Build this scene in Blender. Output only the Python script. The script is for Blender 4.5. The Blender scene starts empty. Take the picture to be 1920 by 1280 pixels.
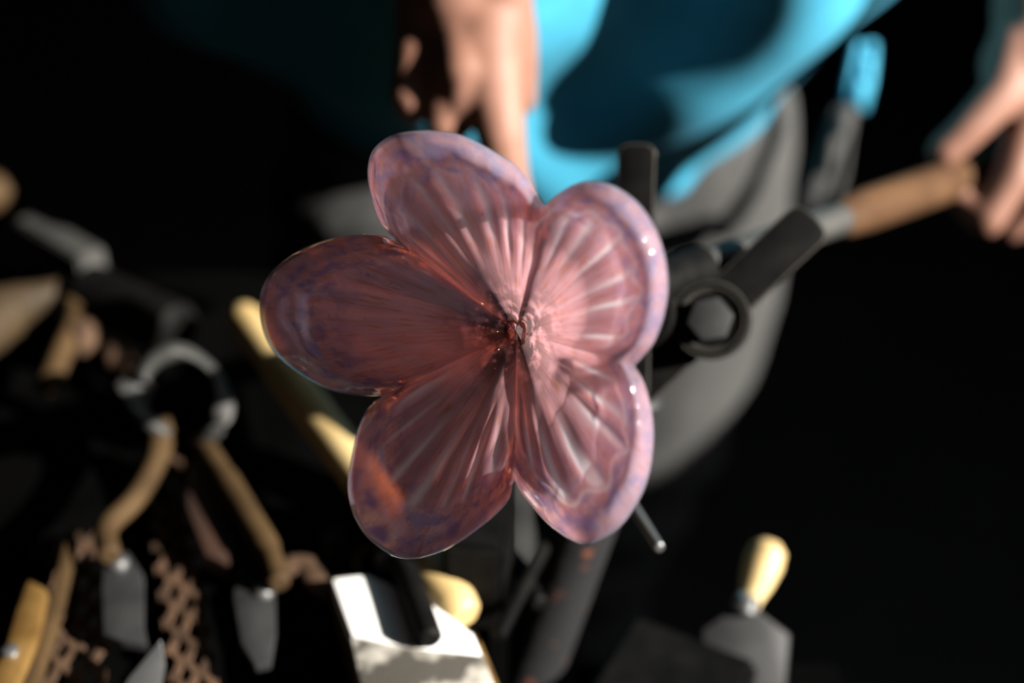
import bpy, bmesh, math, random
from mathutils import Vector, Matrix, noise as mnoise
random.seed(7)
sc = bpy.context.scene
C = sc.collection
PI = math.pi

# ------------------------------------------------------------------ camera, light, exposure
FPX = 2667.0                                   # 50 mm on a 36 mm sensor, 1920 px wide
CAM = Vector((0, 0, 1.40)); PITCH = math.radians(35)
FWD = Vector((0, math.cos(PITCH), -math.sin(PITCH)))
UP = Vector((0, math.sin(PITCH), math.cos(PITCH)))
RIGHT = Vector((1, 0, 0))
cam = bpy.data.cameras.new('camera'); cam.sensor_width = 36; cam.lens = 36 * FPX / 1920
camo = bpy.data.objects.new('camera', cam); C.objects.link(camo)
camo.location = CAM; camo.rotation_euler = (PI / 2 - PITCH, 0, 0)
cam.clip_start = 0.02
cam.dof.use_dof = True; cam.dof.focus_distance = 0.558; cam.dof.aperture_fstop = 2.8
sc.camera = camo

SUN_FROM = Vector((0.81, -0.35, 0.46)).normalized()
sun = bpy.data.lights.new('sun', 'SUN'); sun.energy = 23; sun.angle = math.radians(0.6); sun.color = (1, 0.95, 0.88)
suno = bpy.data.objects.new('sun', sun); C.objects.link(suno)
suno.rotation_euler = SUN_FROM.to_track_quat('Z', 'Y').to_euler()
WX = 1.8                                        # right wall with the high window the sun comes through
WY0, WY1, WZ0, WZ1 = -0.62, 0.52, 1.46, 2.45
sky = bpy.data.lights.new('window_daylight', 'AREA'); sky.shape = 'RECTANGLE'; sky.size = WZ1 - WZ0; sky.size_y = WY1 - WY0
sky.energy = 13; sky.color = (0.95, 0.97, 1)
skyo = bpy.data.objects.new('window_daylight', sky); C.objects.link(skyo)
skyo.location = (WX - 0.01, (WY0 + WY1) / 2, (WZ0 + WZ1) / 2); skyo.rotation_euler = (0, PI / 2, 0)
w = bpy.data.worlds.new('world'); sc.world = w; w.use_nodes = True
w.node_tree.nodes['Background'].inputs[0].default_value = (0.55, 0.7, 1, 1)
w.node_tree.nodes['Background'].inputs[1].default_value = 0.4
sc.view_settings.view_transform = 'Standard'; sc.view_settings.look = 'None'
sc.view_settings.exposure = 0.0; sc.view_settings.gamma = 1; sc.view_settings.use_curve_mapping = False
sc.cycles.max_bounces = 7; sc.cycles.transparent_max_bounces = 16; sc.cycles.sample_clamp_indirect = 6
sc.cycles.use_denoising = True

def P(px, py, d):                               # a photograph pixel at a depth -> world point
    return CAM + FWD * d + RIGHT * ((px - 960) / FPX * d) + UP * ((640 - py) / FPX * d)
def Q(px, py, z):                               # where that line of sight meets the horizontal plane z
    r = FWD + RIGHT * ((px - 960) / FPX) + UP * ((640 - py) / FPX)
    return CAM + r * ((z - CAM.z) / r.z)

# ------------------------------------------------------------------ helpers
def lin(c):
    return tuple((x / 12.92 if x <= 0.04045 else ((x + 0.055) / 1.055) ** 2.4) for x in c)
def mat(name, c1, c2=None, rough=0.5, metal=0.0, scale=20, bump=0.0, stretch=(1, 1, 1), detail=4, lo=0.35, hi=0.65, spec=0.5, bscale=None):
    c1 = tuple(x * 0.72 for x in c1); c2 = tuple(x * 0.72 for x in c2) if c2 else None
    m = bpy.data.materials.new(name); m.use_nodes = True
    nt = m.node_tree; b = nt.nodes['Principled BSDF']
    b.inputs['Roughness'].default_value = rough; b.inputs['Metallic'].default_value = metal
    b.inputs['Specular IOR Level'].default_value = spec
    tc = nt.nodes.new('ShaderNodeTexCoord'); mp = nt.nodes.new('ShaderNodeMapping')
    mp.inputs['Scale'].default_value = stretch
    nt.links.new(tc.outputs['Object'], mp.inputs[0])
    n = nt.nodes.new('ShaderNodeTexNoise'); n.inputs['Scale'].default_value = scale; n.inputs['Detail'].default_value = detail
    nt.links.new(mp.outputs[0], n.inputs['Vector'])
    r = nt.nodes.new('ShaderNodeValToRGB')
    r.color_ramp.elements[0].position = lo; r.color_ramp.elements[1].position = hi
    r.color_ramp.elements[0].color = (*c1, 1); r.color_ramp.elements[1].color = (*(c2 or c1), 1)
    nt.links.new(n.outputs['Fac'], r.inputs[0]); nt.links.new(r.outputs[0], b.inputs['Base Color'])
    if bump:
        bn = nt.nodes.new('ShaderNodeBump'); bn.inputs['Strength'].default_value = bump; bn.inputs['Distance'].default_value = 0.002
        if bscale:
            n2 = nt.nodes.new('ShaderNodeTexNoise'); n2.inputs['Scale'].default_value = bscale; nt.links.new(mp.outputs[0], n2.inputs['Vector'])
            nt.links.new(n2.outputs['Fac'], bn.inputs['Height'])
        else:
            nt.links.new(n.outputs['Fac'], bn.inputs['Height'])
        nt.links.new(bn.outputs[0], b.inputs['Normal'])
    return m

M = {
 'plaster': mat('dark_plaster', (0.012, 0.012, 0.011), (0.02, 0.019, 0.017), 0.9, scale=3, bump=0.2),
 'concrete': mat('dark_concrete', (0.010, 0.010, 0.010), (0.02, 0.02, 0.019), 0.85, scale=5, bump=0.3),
 'frame': mat('grey_frame', (0.05, 0.05, 0.05), (0.08, 0.08, 0.08), 0.6),
 'skin': mat('skin', (0.205, 0.096, 0.064), (0.26, 0.13, 0.092), 0.6, spec=0.25, scale=25, bump=0.15, bscale=120),
 'hair': mat('dark_hair', (0.02, 0.012, 0.008), (0.05, 0.03, 0.02), 0.6, scale=80, bump=0.6),
 'eye': mat('eye_white', (0.7, 0.7, 0.68), None, 0.2),
 'shirt': mat('teal_cotton', (0.024, 0.262, 0.405), (0.032, 0.30, 0.45), 0.85, scale=60, bump=0.15, bscale=300),
 'trousers': mat('grey_twill', (0.026, 0.0257, 0.0245), (0.036, 0.0353, 0.0335), 0.9, scale=90, bump=0.3),
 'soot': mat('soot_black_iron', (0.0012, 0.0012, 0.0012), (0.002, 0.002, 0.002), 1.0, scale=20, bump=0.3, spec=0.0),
 'shoe': mat('black_leather', (0.01, 0.01, 0.01), (0.02, 0.02, 0.02), 0.5),
 'iron': mat('black_iron', (0.002, 0.002, 0.002), (0.0055, 0.005, 0.0045), 0.6, metal=0.0, scale=60, bump=0.2, spec=0.05),
 'rust_iron': mat('iron_with_rust_spots', (0.011, 0.011, 0.0115), (0.13, 0.04, 0.02), 0.6, metal=0.0, scale=70, bump=0.3, lo=0.64, hi=0.72, spec=0.3),
 'steel': mat('worn_steel', (0.024, 0.024, 0.0225), (0.042, 0.041, 0.037), 0.6, metal=0.1, scale=40, bump=0.2),
 'dark_steel': mat('dull_dark_steel', (0.012, 0.012, 0.0125), (0.024, 0.024, 0.024), 0.6, metal=0.0, scale=40, bump=0.25, spec=0.3),
 'bright_steel': mat('bright_steel', (0.4, 0.4, 0.4), (0.55, 0.55, 0.55), 0.3, metal=0.9, scale=30),
 'rust': mat('brown_rust', (0.03, 0.016, 0.008), (0.085, 0.047, 0.026), 0.85, scale=70, bump=0.6, spec=0.2),
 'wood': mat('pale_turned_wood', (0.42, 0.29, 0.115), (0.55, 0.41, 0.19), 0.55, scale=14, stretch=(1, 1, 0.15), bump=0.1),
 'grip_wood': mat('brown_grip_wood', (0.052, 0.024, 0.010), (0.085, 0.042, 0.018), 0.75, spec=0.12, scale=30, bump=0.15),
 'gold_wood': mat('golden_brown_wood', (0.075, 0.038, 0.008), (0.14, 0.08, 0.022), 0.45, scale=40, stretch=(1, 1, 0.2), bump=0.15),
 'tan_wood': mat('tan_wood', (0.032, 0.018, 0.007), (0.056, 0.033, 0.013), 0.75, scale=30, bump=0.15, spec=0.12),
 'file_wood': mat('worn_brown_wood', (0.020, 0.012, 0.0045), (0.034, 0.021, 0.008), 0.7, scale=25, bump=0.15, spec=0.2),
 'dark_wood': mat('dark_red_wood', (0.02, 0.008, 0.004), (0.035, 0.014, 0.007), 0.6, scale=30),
 'paper': mat('white_pad', (1.0, 0.98, 0.93), (1.0, 1.0, 0.96), 0.9, scale=35, bump=0.2),
 'char': mat('charred_pad', (0.05, 0.043, 0.033), (0.62, 0.58, 0.50), 0.9, scale=38, bump=0.5, lo=0.48, hi=0.66),
}

def edge_wear(m, col, lo, hi):
    """bare metal along the worn convex edges"""
    nt = m.node_tree; b = nt.nodes['Principled BSDF']; src = b.inputs['Base Color'].links[0].from_socket
    g = nt.nodes.new('ShaderNodeNewGeometry'); bv = nt.nodes.new('ShaderNodeBevel'); bv.samples = 4; bv.inputs['Radius'].default_value = 0.0013
    d = nt.nodes.new('ShaderNodeVectorMath'); d.operation = 'DOT_PRODUCT'; nt.links.new(g.outputs['True Normal'], d.inputs[0]); nt.links.new(bv.outputs[0], d.inputs[1])
    r = nt.nodes.new('ShaderNodeMapRange'); r.inputs[1].default_value = hi; r.inputs[2].default_value = lo
    nt.links.new(d.outputs['Value'], r.inputs[0])
    x = nt.nodes.new('ShaderNodeMix'); x.data_type = 'RGBA'; x.inputs[7].default_value = (*col, 1)
    nt.links.new(r.outputs[0], x.inputs[0]); nt.links.new(src, x.inputs[6]); nt.links.new(x.outputs[2], b.inputs['Base Color'])
    return m
M['worn_iron'] = edge_wear(mat('black_iron_worn_edges', (0.002, 0.002, 0.002), (0.0055, 0.005, 0.0045), 0.6, scale=60, bump=0.2, spec=0.04), (0.13, 0.12, 0.105), 0.78, 0.93)
def link(name, me, m, parent=None, smooth=True):
    o = bpy.data.objects.new(name, me); C.objects.link(o)
    if m: me.materials.append(m)
    if smooth: me.polygons.foreach_set('use_smooth', [True] * len(me.polygons))
    if parent: o.parent = parent
    return o
def recentre(root_loc, o):
    pass
def thing(name, label, cat, loc=(0, 0, 0), group=None):
    o = bpy.data.objects.new(name, None); C.objects.link(o); o.location = loc; o.empty_display_size = 0.05
    o['label'] = label; o['category'] = cat
    if group: o['group'] = group
    return o
def tag(o, label, cat, group=None):
    o['label'] = label; o['category'] = cat
    if group: o['group'] = group
    return o
def part(name, bm, m, parent=None, smooth=True, sharp=True):
    """bmesh in world coordinates -> object; origin at its own centre, world position kept"""
    me = bpy.data.meshes.new(name)
    bmesh.ops.recalc_face_normals(bm, faces=bm.faces)
    vs = [v.co for v in bm.verts]
    c = sum(vs, Vector()) / len(vs)
    for v in bm.verts: v.co -= c
    bm.to_mesh(me); bm.free()
    o = link(name, me, m, None, smooth)
    if smooth and sharp:
        try: me.set_sharp_from_angle(angle=math.radians(38))
        except Exception: pass
    o.location = c
    if parent:
        o.parent = parent; o.location = c - parent.location
    return o
def sub(o, parent_part, root):
    """make a sub-part: o was built in world space"""
    o.parent = parent_part
    wp = parent_part.location + (root.location if root else Vector())
    o.location = o.location - wp
    return o
def frame_of(t):
    t = t.normalized(); a = Vector((0, 0, 1)) if abs(t.z) < 0.9 else Vector((1, 0, 0))
    u = t.cross(a).normalized(); return u, t.cross(u).normalized()
def spline(pts, n):
    """Catmull-Rom through pts (Vectors or tuples), n samples per span"""
    pts = [Vector(p) for p in pts]; out = []
    q = [pts[0] * 2 - pts[1]] + pts + [pts[-1] * 2 - pts[-2]]
    for i in range(1, len(q) - 2):
        for k in range(n):
            t = k / n
            out.append(0.5 * ((2 * q[i]) + (q[i + 1] - q[i - 1]) * t + (2 * q[i - 1] - 5 * q[i] + 4 * q[i + 1] - q[i + 2]) * t * t + (3 * q[i] - q[i - 1] - 3 * q[i + 1] + q[i + 2]) * t ** 3))
    out.append(pts[-1]); return out
def tube(bm, pts, radii, seg=16, cap=True, flat=None, flatk=1.0):
    """loft circles along pts; flat = axis squeezed by flatk; caps rounded by an extra ring"""
    pts = [Vector(p) for p in pts]
    if not hasattr(radii, '__len__'): radii = [radii] * len(pts)
    if cap:
        a, b = pts[0], pts[1]; d = (a - b).normalized(); pts = [a + d * radii[0] * 0.28] + pts; radii = [radii[0] * 0.72] + list(radii)
        a, b = pts[-1], pts[-2]; d = (a - b).normalized(); pts = pts + [a + d * radii[-1] * 0.28]; radii = list(radii) + [radii[-1] * 0.72]
    rings = []; pu = None
    for i, p in enumerate(pts):
        t = (pts[min(i + 1, len(pts) - 1)] - pts[max(i - 1, 0)]).normalized()
        if flat is not None:
            v = (Vector(flat) - t * t.dot(Vector(flat))).normalized(); u = v.cross(t).normalized()
        elif pu is None: u, v = frame_of(t)
        else:
            u = (pu - t * pu.dot(t)).normalized(); v = t.cross(u)
        pu = u
        k = flatk if flat is not None else 1.0
        rings.append([bm.verts.new(p + (u * math.cos(2 * PI * j / seg) + v * k * math.sin(2 * PI * j / seg)) * radii[i]) for j in range(seg)])
    for a, b in zip(rings, rings[1:]):
        for j in range(seg): bm.faces.new((a[j], a[(j + 1) % seg], b[(j + 1) % seg], b[j]))
    if cap:
        bm.faces.new(rings[0][::-1]); bm.faces.new(rings[-1])
    return bm
def prism(bm, poly, down, bevel=0.0):
    """polygon (world points) extruded along vector down, edges bevelled"""
    a = [bm.verts.new(p) for p in poly]; b = [bm.verts.new(Vector(p) + Vector(down)) for p in poly]
    n = len(poly); es = []
    bm.faces.new(a); bm.faces.new(b[::-1])
    for i in range(n): bm.faces.new((a[i], b[i], b[(i + 1) % n], a[(i + 1) % n]))
    bmesh.ops.recalc_face_normals(bm, faces=bm.faces)
    if bevel: bmesh.ops.bevel(bm, geom=list(bm.edges), offset=bevel, segments=2, affect='EDGES', profile=0.6)
    return bm
def box(bm, c, size, rot=None, bevel=0.0):
    r = bmesh.ops.create_cube(bm, size=1, matrix=Matrix.Translation(Vector(c)) @ (rot or Matrix()).to_4x4() @ Matrix.Diagonal((*size, 1)))
    if bevel:
        es = {e for v in r['verts'] for e in v.link_edges}
        bmesh.ops.bevel(bm, geom=list(es), offset=bevel, segments=2, affect='EDGES')
    return bm
def lathe(bm, a, axis, prof, seg=32):
    """profile [(along, radius)] spun round axis from point a"""
    axis = Vector(axis).normalized(); u, v = frame_of(axis); rings = []
    for s, r in prof:
        c = Vector(a) + axis * s
        rings.append([bm.verts.new(c + (u * math.cos(2 * PI * j / seg) + v * math.sin(2 * PI * j / seg)) * max(r, 1e-5)) for j in range(seg)])
    for p, q in zip(rings, rings[1:]):
        for j in range(seg): bm.faces.new((p[j], p[(j + 1) % seg], q[(j + 1) % seg], q[j]))
    bm.faces.new(rings[0][::-1]); bm.faces.new(rings[-1])
    return bm
def NB(): return bmesh.new()
def structure(o):
    o['kind'] = 'structure'; return o
def remesh(bm, voxel, smooth=2, shape=None):
    me = bpy.data.meshes.new('tmp'); bmesh.ops.recalc_face_normals(bm, faces=bm.faces); bm.to_mesh(me); bm.free()
    o = bpy.data.objects.new('tmp', me); C.objects.link(o)
    r = o.modifiers.new('r', 'REMESH'); r.mode = 'VOXEL'; r.voxel_size = voxel
    if smooth:
        s = o.modifiers.new('s', 'SMOOTH'); s.factor = 0.5; s.iterations = smooth
    dg = bpy.context.evaluated_depsgraph_get(); dg.update()
    m2 = bpy.data.meshes.new_from_object(o.evaluated_get(dg))
    bpy.data.objects.remove(o); bpy.data.meshes.remove(me)
    out = NB(); out.from_mesh(m2); bpy.data.meshes.remove(m2)
    if shape:
        out.normal_update()
        for v in out.verts: v.co += v.normal * shape(v.co)
    return out
def ss(a, b, x):
    t = min(1, max(0, (x - a) / (b - a))); return t * t * (3 - 2 * t)

# ------------------------------------------------------------------ the room
X0, X1, Y0, Y1, ZC = -2.3, WX, -1.6, 3.7, 3.9
T = 0.15
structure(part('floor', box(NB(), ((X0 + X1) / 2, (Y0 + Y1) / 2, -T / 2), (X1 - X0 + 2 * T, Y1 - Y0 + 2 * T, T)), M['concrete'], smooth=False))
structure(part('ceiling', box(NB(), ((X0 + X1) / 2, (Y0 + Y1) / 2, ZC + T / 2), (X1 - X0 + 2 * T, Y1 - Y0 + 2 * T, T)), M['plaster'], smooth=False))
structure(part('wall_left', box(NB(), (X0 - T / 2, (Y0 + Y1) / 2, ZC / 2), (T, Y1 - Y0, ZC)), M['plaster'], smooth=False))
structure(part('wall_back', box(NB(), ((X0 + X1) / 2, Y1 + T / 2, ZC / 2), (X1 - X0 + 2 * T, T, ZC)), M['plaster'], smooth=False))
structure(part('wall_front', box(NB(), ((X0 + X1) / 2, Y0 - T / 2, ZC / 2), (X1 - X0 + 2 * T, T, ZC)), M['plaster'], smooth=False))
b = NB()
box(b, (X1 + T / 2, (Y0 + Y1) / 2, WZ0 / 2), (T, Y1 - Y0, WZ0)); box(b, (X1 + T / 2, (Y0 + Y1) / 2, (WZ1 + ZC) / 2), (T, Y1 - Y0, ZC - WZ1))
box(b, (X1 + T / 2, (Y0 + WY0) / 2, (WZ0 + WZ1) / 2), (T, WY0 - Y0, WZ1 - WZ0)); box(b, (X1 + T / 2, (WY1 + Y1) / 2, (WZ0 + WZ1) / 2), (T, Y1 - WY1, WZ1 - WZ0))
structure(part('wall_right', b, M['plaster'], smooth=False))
b = NB()
for y in (WY0, WY1): box(b, (X1 + T / 2, y, (WZ0 + WZ1) / 2), (0.06, 0.05, WZ1 - WZ0 + 0.05))
for z in (WZ0, WZ1): box(b, (X1 + T / 2, (WY0 + WY1) / 2, z), (0.06, WY1 - WY0 + 0.05, 0.05))
structure(part('window_1', b, M['frame'], smooth=False))

# ------------------------------------------------------------------ the glass flower
PETALS = [
 [(738,448),(715,420),(700,385),(690,340),(690,310),(697,285),(715,265),(745,250),(790,244),(830,246),(860,252),(900,270),(925,283),(945,295),(970,312),(990,335),(1005,360),(1022,385)],
 [(1022,385),(1045,365),(1075,346),(1105,339),(1140,344),(1175,362),(1205,390),(1230,430),(1247,480),(1253,530),(1250,570),(1240,610),(1225,645),(1207,668),(1190,686)],
 [(1190,686),(1205,710),(1217,745),(1225,790),(1225,840),(1217,890),(1200,935),(1170,980),(1140,1005),(1105,1020),(1080,1017),(1050,1000),(1020,975),(990,940),(974,918),(965,900)],
 [(965,900),(955,935),(930,965),(900,990),(860,1018),(820,1038),(780,1048),(745,1045),(715,1030),(685,1003),(665,970),(655,935),(653,900),(660,850),(672,800),(690,765),(715,742)],
 [(715,742),(680,742),(630,734),(585,715),(540,685),(510,655),(493,620),(486,580),(490,545),(505,515),(530,490),(565,467),(610,450),(660,440),(705,440),(738,448)],
]
CPX = (968, 622)
NF = (RIGHT * -0.61 + UP * -0.18 + FWD * -0.77).normalized()       # the way the flower opens
CF = P(*CPX, 0.568)
def on_plane(px, py, h):
    r = FWD + RIGHT * ((px - 960) / FPX) + UP * ((640 - py) / FPX)
    return CAM + r * (((CF + NF * h) - CAM).dot(NF) / r.dot(NF))
NU, NT, NBK = 132, 110, 44
RIBS = [8, 7, 7, 8, 8]
ALLV = []; COLS = []; UVS = []
def petal_grid(k):
    o = spline([(x, y, 0) for x, y in PETALS[k]], 14)
    L = [0]
    for a, c in zip(o, o[1:]): L.append(L[-1] + (c - a).length)
    out = []
    j = 0
    for i in range(NU + 1):
        s = L[-1] * i / NU
        while j < len(L) - 2 and L[j + 1] < s: j += 1
        f = (s - L[j]) / max(1e-9, L[j + 1] - L[j]); out.append(o[j].lerp(o[j + 1], f))
    return out
HC_ = 0.050
def p_height(t, u, R):
    r = t * R / 480.0
    h = HC_ * (0.40 * (1 - math.exp(-t / 0.13)) + 0.64 * r ** 1.5)
    h += 0.0040 * ss(0.2, 0.9, t) * (abs(2 * u - 1) ** 3 - 0.5)
    return h - 0.006 * ss(0.80, 1.0, t) ** 2
def p_half(t):
    w0 = 0.0032 + 0.0046 * ss(0.1, 0.85, t); t1 = 0.83
    if t > t1: w0 *= math.sqrt(max(0, 1 - ((t - t1) / (1 - t1)) ** 2))
    return w0
VEIN = [0.55, 0.65, 1.0, 0.60, 0.06]
LIPV = [0.22, 0.85, 1.0, 0.05, 0.10]
RIBA = [0.0010, 0.0010, 0.0013, 0.0012, 0.0006]
def petal_mesh(k, core):
    """one petal. core False: the clear casing (front and back skins with a rounded lip); True: the ribbed opal sheet inside it"""
    o = petal_grid(k); bm = NB(); data = []; sheets = []
    nt_ = NT if core else 60
    ts = [0.045 + (0.935 if core else 0.955) * (1 - (1 - i / nt_) ** 1.35) for i in range(nt_ + 1)]
    for side in ((0,) if core else (0, 1)):
        rows = []
        for t in ts:
            row = []
            for i in range(NU + 1):
                u = i / NU; d = o[i] - Vector((*CPX, 0)); R = d.length; m = min(u, 1 - u)
                px, py = CPX[0] + d.x * t, CPX[1] + d.y * t
                edge = ss(0.0, 0.10, m); h = p_height(t, u, R); hw = p_half(t); vein = 0.0; groove = 0.0
                wob = mnoise.noise(Vector((u * 3 + k * 7, t * 1.6, 1.3))); w2 = mnoise.noise(Vector((u * 9 + k * 5, 0.7, 3.3)))
                tend = 0.795 + 0.06 * mnoise.noise(Vector((u * 7 + k * 5, 3.1, 0))) - 0.10 * abs(2 * u - 1) ** 4
                if core:
                    ph = u * RIBS[k] + 0.55 * wob + 0.35 * w2
                    rib = 0.5 + 0.5 * math.cos(2 * PI * ph); tend += 0.018 * math.cos(2 * PI * ph + 1.0)
                    amp = ss(0.28, 0.62, t) * (1 - ss(tend - 0.06, tend + 0.03, t)) * (0.6 + 0.8 * mnoise.noise(Vector((u * 12 + k, 9.1, 2.2))))
                    lip = math.exp(-((t - tend) / 0.013) ** 2)
                    h += hw * 0.30 + RIBA[k] * amp * (rib ** 1.6 - 0.4) * (0.3 + 0.7 * edge) + 0.0002 * lip * edge
                    h += 0.0008 * mnoise.noise(Vector((u * 9 + 11 * k, t * 5, 0.5))) * ss(0.35, 0.7, t)
                    vein = max(VEIN[k] * amp * (max(0, rib - 0.45) / 0.55) ** 3.0 * ss(0.28, 0.60, t) * 1.8, LIPV[k] * lip * edge * (0.55 + 0.45 * w2 + 0.3 * rib))
                    groove = max(0, min(1, VEIN[k] * amp * (1 - rib) ** 1.2 * edge * 1.2))
                elif side == 0:
                    h += hw + (0.0011 * mnoise.noise(Vector((u * 6 + 11 * k, t * 6, 4.5))) + 0.0005 * mnoise.noise(Vector((u * 17 + 11 * k, t * 15, 8.5)))) * ss(0.55, 0.85, t) * (1.7 if k == 4 else 1.0)
                else:
                    h -= hw
                clear = ss(0.17, 0.02, m) * ss(0.50, 0.80, t) * (0.5 + 0.9 * max(0, mnoise.noise(Vector((u * 20 + k * 3, t * 7, 1.7))) + 0.3))
                if not core: clear = max(clear, 0.5 * ss(0.80, 0.93, t))
                row.append(bm.verts.new(on_plane(px, py, h))); data.append((max(0, min(1, vein)), min(1, clear), t, groove, u + k, t))
            rows.append(row)
        for a, c in zip(rows, rows[1:]):
            for i in range(NU):
                f = (a[i], a[i + 1], c[i + 1], c[i]); bm.faces.new(f[::-1] if side else f)
        sheets.append(rows)
    if not core:
        a, c = sheets[0][-1], sheets[1][-1]
        bmesh.ops.weld_verts(bm, targetmap={c[i]: a[i] for i in range(NU + 1)}) if False else None
        for i in range(NU): bm.faces.new((a[i], a[i + 1], c[i + 1], c[i]))
    return bm, data

def glass_material():
    m = bpy.data.materials.new('opal_pink_glass'); m.use_nodes = True
    nt = m.node_tree; N = nt.nodes; L = nt.links
    for n in list(N): N.remove(n)
    out = N.new('ShaderNodeOutputMaterial')
    at = N.new('ShaderNodeAttribute'); at.attribute_name = 'gm'
    sep = N.new('ShaderNodeSeparateColor'); L.new(at.outputs['Color'], sep.inputs[0])
    vein, clear, tt = sep.outputs[0], sep.outputs[1], sep.outputs[2]
    uv = N.new('ShaderNodeUVMap'); uv.uv_map = 'rad'
    def noise(scale, vec, detail=3, rough=0.5):
        mp = N.new('ShaderNodeMapping'); mp.inputs['Scale'].default_value = vec; L.new(uv.outputs[0], mp.inputs[0])
        n = N.new('ShaderNodeTexNoise'); n.inputs['Scale'].default_value = scale; n.inputs['Detail'].default_value = detail; n.inputs['Roughness'].default_value = rough
        L.new(mp.outputs[0], n.inputs['Vector']); return n.outputs['Fac']
    def onoise(scale):
        tc = N.new('ShaderNodeTexCoord'); n = N.new('ShaderNodeTexNoise'); n.inputs['Scale'].default_value = scale; n.inputs['Detail'].default_value = 3
        L.new(tc.outputs['Object'], n.inputs['Vector']); return n.outputs['Fac']
    def ramp(fac, a, b, ca=(0, 0, 0), cb=(1, 1, 1)):
        r = N.new('ShaderNodeValToRGB'); e = r.color_ramp.elements
        e[0].position = a; e[1].position = b; e[0].color = (*ca, 1); e[1].color = (*cb, 1); L.new(fac, r.inputs[0]); return r.outputs[0]
    def mixc(fac, a, b):
        x = N.new('ShaderNodeMix'); x.data_type = 'RGBA'
        if isinstance(fac, float): x.inputs[0].default_value = fac
        else: L.new(fac, x.inputs[0])
        for s, v in ((6, a), (7, b)):
            if isinstance(v, tuple): x.inputs[s].default_value = (*v, 1)
            else: L.new(v, x.inputs[s])
        return x.outputs[2]
    def math_(op, a, b):
        x = N.new('ShaderNodeMath'); x.operation = op; x.use_clamp = True
        for s, v in ((0, a), (1, b)):
            if isinstance(v, (int, float)): x.inputs[s].default_value = v
            else: L.new(v, x.inputs[s])
        return x.outputs[0]
    streak = noise(1.0, (26, 3.0, 1), 4, 0.6)
    fine = noise(1.0, (60, 8, 1), 3, 0.6)
    blot = noise(1.0, (13, 14, 1), 3, 0.6)
    base = mixc(ramp(streak, 0.35, 0.65), (0.70, 0.345, 0.365), (0.86, 0.54, 0.59))
    base = mixc(math_('MULTIPLY', ramp(fine, 0.54, 0.66), 0.85), base, (0.70, 0.24, 0.08))
    vio = math_('MULTIPLY', ramp(blot, 0.47, 0.58), ramp(tt, 0.58, 0.84))
    base = mixc(math_('MULTIPLY', vio, 0.9), base, (0.27, 0.22, 0.48))
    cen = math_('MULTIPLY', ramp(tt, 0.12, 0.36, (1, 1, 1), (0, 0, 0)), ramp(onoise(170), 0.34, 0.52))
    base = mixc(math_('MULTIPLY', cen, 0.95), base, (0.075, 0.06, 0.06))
    base = mixc(math_('MULTIPLY', at.outputs['Alpha'], 0.75), base, (0.34, 0.13, 0.16))
    col_d = mixc(vein, base, (1.0, 0.97, 1.0))
    dif = N.new('ShaderNodeBsdfDiffuse'); L.new(col_d, dif.inputs[0])
    tra = N.new('ShaderNodeBsdfTranslucent'); L.new(col_d, tra.inputs[0])
    tp = N.new('ShaderNodeBsdfTransparent'); tp.inputs[0].default_value = (1.0, 0.34, 0.20, 1)
    body = N.new('ShaderNodeMixShader'); body.inputs[0].default_value = 0.68
    L.new(dif.outputs[0], body.inputs[1]); L.new(tra.outputs[0], body.inputs[2])
    op = math_('ADD', 0.78, math_('MULTIPLY', vein, 0.15))
    op = math_('SUBTRACT', op, math_('MULTIPLY', clear, 0.45))
    op = math_('ADD', op, math_('MULTIPLY', cen, 0.12))
    op = math_('SUBTRACT', op, math_('MULTIPLY', ramp(tt, 0.90, 0.98), 0.12))
    op = math_('SUBTRACT', op, math_('MULTIPLY', ramp(streak, 0.55, 0.75), 0.15))
    mx = N.new('ShaderNodeMixShader'); L.new(op, mx.inputs[0]); L.new(tp.outputs[0], mx.inputs[1]); L.new(body.outputs[0], mx.inputs[2])
    L.new(mx.outputs[0], out.inputs[0])
    return m
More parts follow.
